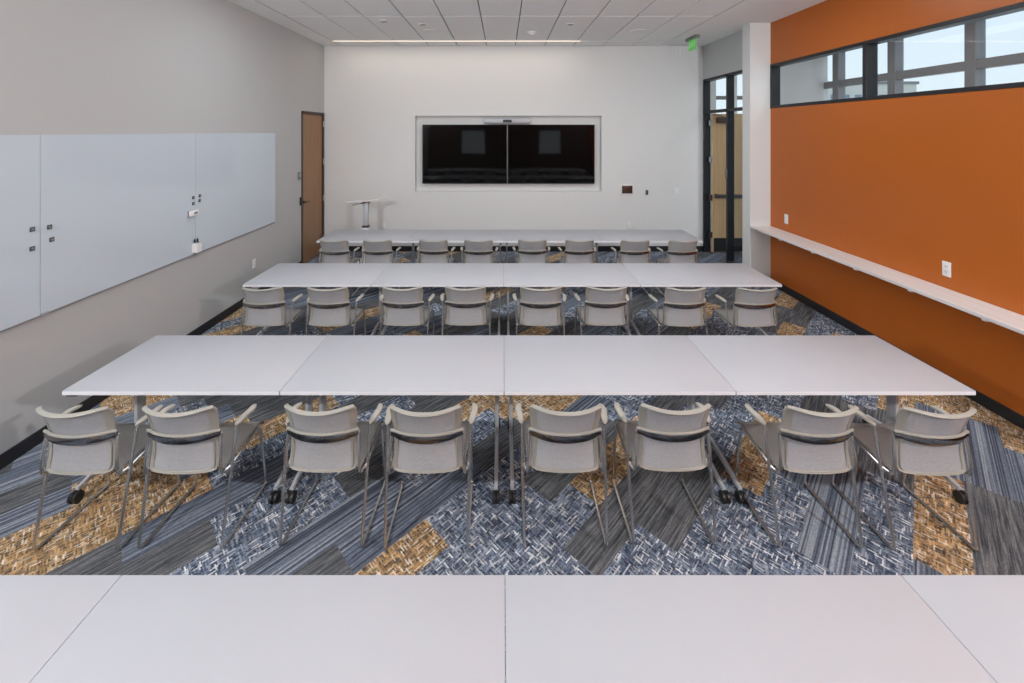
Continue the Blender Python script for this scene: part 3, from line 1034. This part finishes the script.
t = empty('touch_panel', (2.555, YB, 1.27), 'touch panel with a dark brown screen on a white plate right of the screens', 'touch panel')
mb = MB(); mb.box(-0.135, 0.135, -0.02, 0, -0.115, 0.105, 0.006); mb.build('back_plate', M['white'], t)
mb = MB(); mb.box(-0.108, 0.108, -0.03, -0.019, -0.075, 0.088, 0.004); mb.build('display', M['brown_screen'], t)
mb = MB(); mb.box(2.94, 2.985, YB - 0.025, YB, 1.165, 1.265, 0.005)
tag(mb.build('wall_sensor', M['darkgrey']), 'tiny dark sensor on the screen wall beside the touch panel', 'sensor')
mb = MB(); mb.box(3.62, 3.66, YB - 0.04, YB, 4.0, 4.18, 0.01)
tag(mb.build('motion_detector', M['white']), 'small pale motion detector high on the screen wall near the exit sign', 'detector')

# ------------------------------------------------------------------ lectern
l = empty('lectern', (-2.585, 7.86, 0), 'slim white lectern on a metal column in the corner by the wood door', 'lectern')
mb = MB()
rings = []
for (x, dz) in ((-0.31, -0.02), (0.31, 0.03)):
    rings.append([(x, -0.21, 1.182 + dz), (x, 0.21, 1.135 + dz), (x, 0.21, 1.152 + dz), (x, -0.21, 1.199 + dz)])
mb.loft(rings); mb.build('top', M['ash'], l, smooth=False)
mb = MB(); mb.box(-0.052, 0.052, -0.035, 0.035, 0.70, 1.115, 0.015); mb.build('upper_column', M['silver'], l)
mb = MB(); mb.box(-0.062, 0.062, -0.045, 0.045, 0.665, 0.705, 0.008); mb.build('collar', M['darkgrey'], l)
mb = MB(); mb.box(-0.06, 0.06, -0.043, 0.043, 0.03, 0.665, 0.012); mb.build('lower_column', M['white'], l)
mb = MB(); mb.box(-0.075, 0.075, -0.06, 0.06, 1.112, 1.135, 0.006); mb.tube([(-0.22, -0.1, 1.10), (-0.15, -0.05, 1.115), (-0.06, 0, 1.115)], 0.009, 8); mb.build('mount', M['steel'], l)
mb = MB(); mb.box(-0.28, 0.28, -0.2, 0.2, 0.0, 0.03, 0.008); mb.build('base_plate', M['white'], l)

# ------------------------------------------------------------------ ceiling fittings
o = empty('linear_light', (-0.895, 8.11, HC), 'long thin warm linear light recessed in the ceiling by the screen wall', 'ceiling light')
mb = MB(); mb.box(-2.41, 2.41, -0.022, 0.022, 0.0, 0.006); mb.build('diffuser', M['led'], o, smooth=False)
mb = MB()
for a, b in ((-0.029, -0.0225), (0.0225, 0.029)): mb.box(-2.415, 2.415, a, b, -0.002, 0.011)
mb.build('trim', M['white'], o, smooth=False)
for x, y, lb in ((-1.296, 7.27, 'left round white ceiling speaker near the linear light'), (2.35, 7.27, 'right round white ceiling speaker near the linear light')):
    s = empty('ceiling_speaker', (x, y, HC), lb, 'speaker', 'round ceiling speakers')
    mb = MB(); mb.disc((0, 0, 0), 0.135, -0.008, 2, 32, 0.128); mb.build('rim', M['white'], s)
    mb = MB(); mb.disc((0, 0, -0.008), 0.115, -0.002, 2, 32); mb.build('grille', M['grey' if False else 'tile'], s)
for x, y, lb in ((-1.316, 6.82, 'left flat white sprinkler cover in the ceiling'), (1.10, 6.82, 'right flat white sprinkler cover in the ceiling'), (-1.89, 6.63, 'small white sprinkler cover at far left of the ceiling tiles')):
    s = empty('ceiling_sprinkler', (x, y, HC), lb, 'sprinkler', 'sprinkler covers')
    mb = MB(); mb.disc((0, 0, 0), 0.075, -0.012, 2, 28, 0.065); mb.build('cover', M['white'], s)
    mb = MB(); mb.disc((0, 0, -0.012), 0.05, -0.006, 2, 28, 0.04); mb.build('cap', M['bar'], s)
s = empty('smoke_detector', (0.512, 7.37, HC), 'white smoke detector on the middle ceiling tile', 'smoke detector')
mb = MB(); mb.disc((0, 0, 0), 0.085, -0.025, 2, 28, 0.08); mb.build('base', M['white'], s)
mb = MB(); mb.disc((0, 0, -0.025), 0.06, -0.03, 2, 28, 0.035); mb.build('sensor_head', M['white'], s)

e = empty('exit_sign', (3.52, 7.75, HC), 'green edge-lit exit sign hanging from the ceiling near the entrance', 'exit sign')
mb = MB(); mb.box(-0.045, 0.045, -0.2, 0.2, -0.05, 0.0, 0.006); mb.build('canopy', M['grey'], e)
mb = MB(); mb.box(-0.006, 0.006, -0.15, 0.15, -0.25, -0.05, 0.002, seg=1); pn = mb.build('sign_panel', M['exit'], e)
for sx in (-1, 1):
    cu = bpy.data.curves.new('lettering', 'FONT')
    cu.body = 'EXIT'; cu.size = 0.13; cu.extrude = 0.0008; cu.align_x = 'CENTER'; cu.align_y = 'CENTER'
    to = bpy.data.objects.new('lettering_curve', cu)
    COL.objects.link(to)
    dg = bpy.context.evaluated_depsgraph_get()
    me = bpy.data.meshes.new_from_object(to.evaluated_get(dg))
    bpy.data.objects.remove(to)
    me.materials.clear(); me.materials.append(M['exitletter'])
    lo = bpy.data.objects.new('lettering', me)
    COL.objects.link(lo)
    lo.parent = pn
    lo.location = (sx * 0.0072, 0, -0.15)
    lo.rotation_euler = (PI / 2, 0, sx * PI / 2)

# ------------------------------------------------------------------ light
w = bpy.data.worlds.new('World')
S.world = w
w.use_nodes = True
nt = w.node_tree
bg = nt.nodes['Background']
tc = nt.nodes.new('ShaderNodeTexCoord')
sp = nt.nodes.new('ShaderNodeSeparateXYZ')
cr = nt.nodes.new('ShaderNodeValToRGB')
cr.color_ramp.elements[0].position = 0.0
cr.color_ramp.elements[0].color = (0.90, 0.93, 0.96, 1)
cr.color_ramp.elements[1].position = 0.6
cr.color_ramp.elements[1].color = (0.66, 0.80, 0.97, 1)
nt.links.new(tc.outputs['Generated'], sp.inputs[0])
nt.links.new(sp.outputs['Z'], cr.inputs['Fac'])
nt.links.new(cr.outputs['Color'], bg.inputs['Color'])
bg.inputs['Strength'].default_value = 1.35

def area(name, loc, sx, sy, power, col, rot=(0, 0, 0)):
    d = bpy.data.lights.new(name, 'AREA')
    d.shape = 'RECTANGLE'; d.size = sx; d.size_y = sy; d.energy = power; d.color = col
    o = bpy.data.objects.new(name, d)
    COL.objects.link(o); o.location = loc; o.rotation_euler = rot
    return o
def point(name, loc, power, rad, col):
    d = bpy.data.lights.new(name, 'POINT')
    d.energy = power; d.shadow_soft_size = rad; d.color = col
    o = bpy.data.objects.new(name, d)
    COL.objects.link(o); o.location = loc
    return o
NEUT = (0.90, 0.955, 0.99)
area('ceiling_area_light', (-0.895, 8.11, HC - 0.01), 4.8, 0.06, 11, (1.0, 0.88, 0.74))
area('ceiling_area_light', (0.3, 5.05, HC - 0.01), 6.0, 0.9, 105, NEUT)  # unseen soft panel added just above the view to light far rows
for x in (-0.9, 0.3, 1.5):
    point('ceiling_fill', (x, 3.45, 3.62), 9, 0.12, NEUT)  # unseen fill points added to brighten the ceiling; no pendants hang here
area('corridor_lamp', (5.7, 4.0, HC - 0.02), 0.6, 8.0, 60, (1, 0.97, 0.94))
point('studio_lamp', (3.9, -0.6, 3.4), 560, 0.05, (0.93, 0.96, 0.98))
point('studio_lamp', (-3.3, -0.6, 3.4), 500, 0.05, (0.93, 0.96, 0.98))

# ------------------------------------------------------------------ camera
cd = bpy.data.cameras.new('Camera')
cam = bpy.data.objects.new('Camera', cd)
COL.objects.link(cam)
cam.location = (0, 0, 2.48)
cam.rotation_euler = (PI / 2, 0, 0)
cd.sensor_fit = 'HORIZONTAL'
cd.sensor_width = 36.0
cd.lens = 417 / 1024 * 36.0
cd.shift_x = 9 / 1024
cd.shift_y = -210.5 / 1024
cd.clip_start = 0.05
cd.clip_end = 500
S.camera = cam
S.view_settings.view_transform = 'Standard'
S.view_settings.look = 'None'
S.view_settings.exposure = -0.22
S.view_settings.gamma = 1.0
S.view_settings.use_curve_mapping = False
S.cycles.use_denoising = True
S.cycles.max_bounces = 8
S.cycles.transparent_max_bounces = 16
S.cycles.sample_clamp_indirect = 4.0
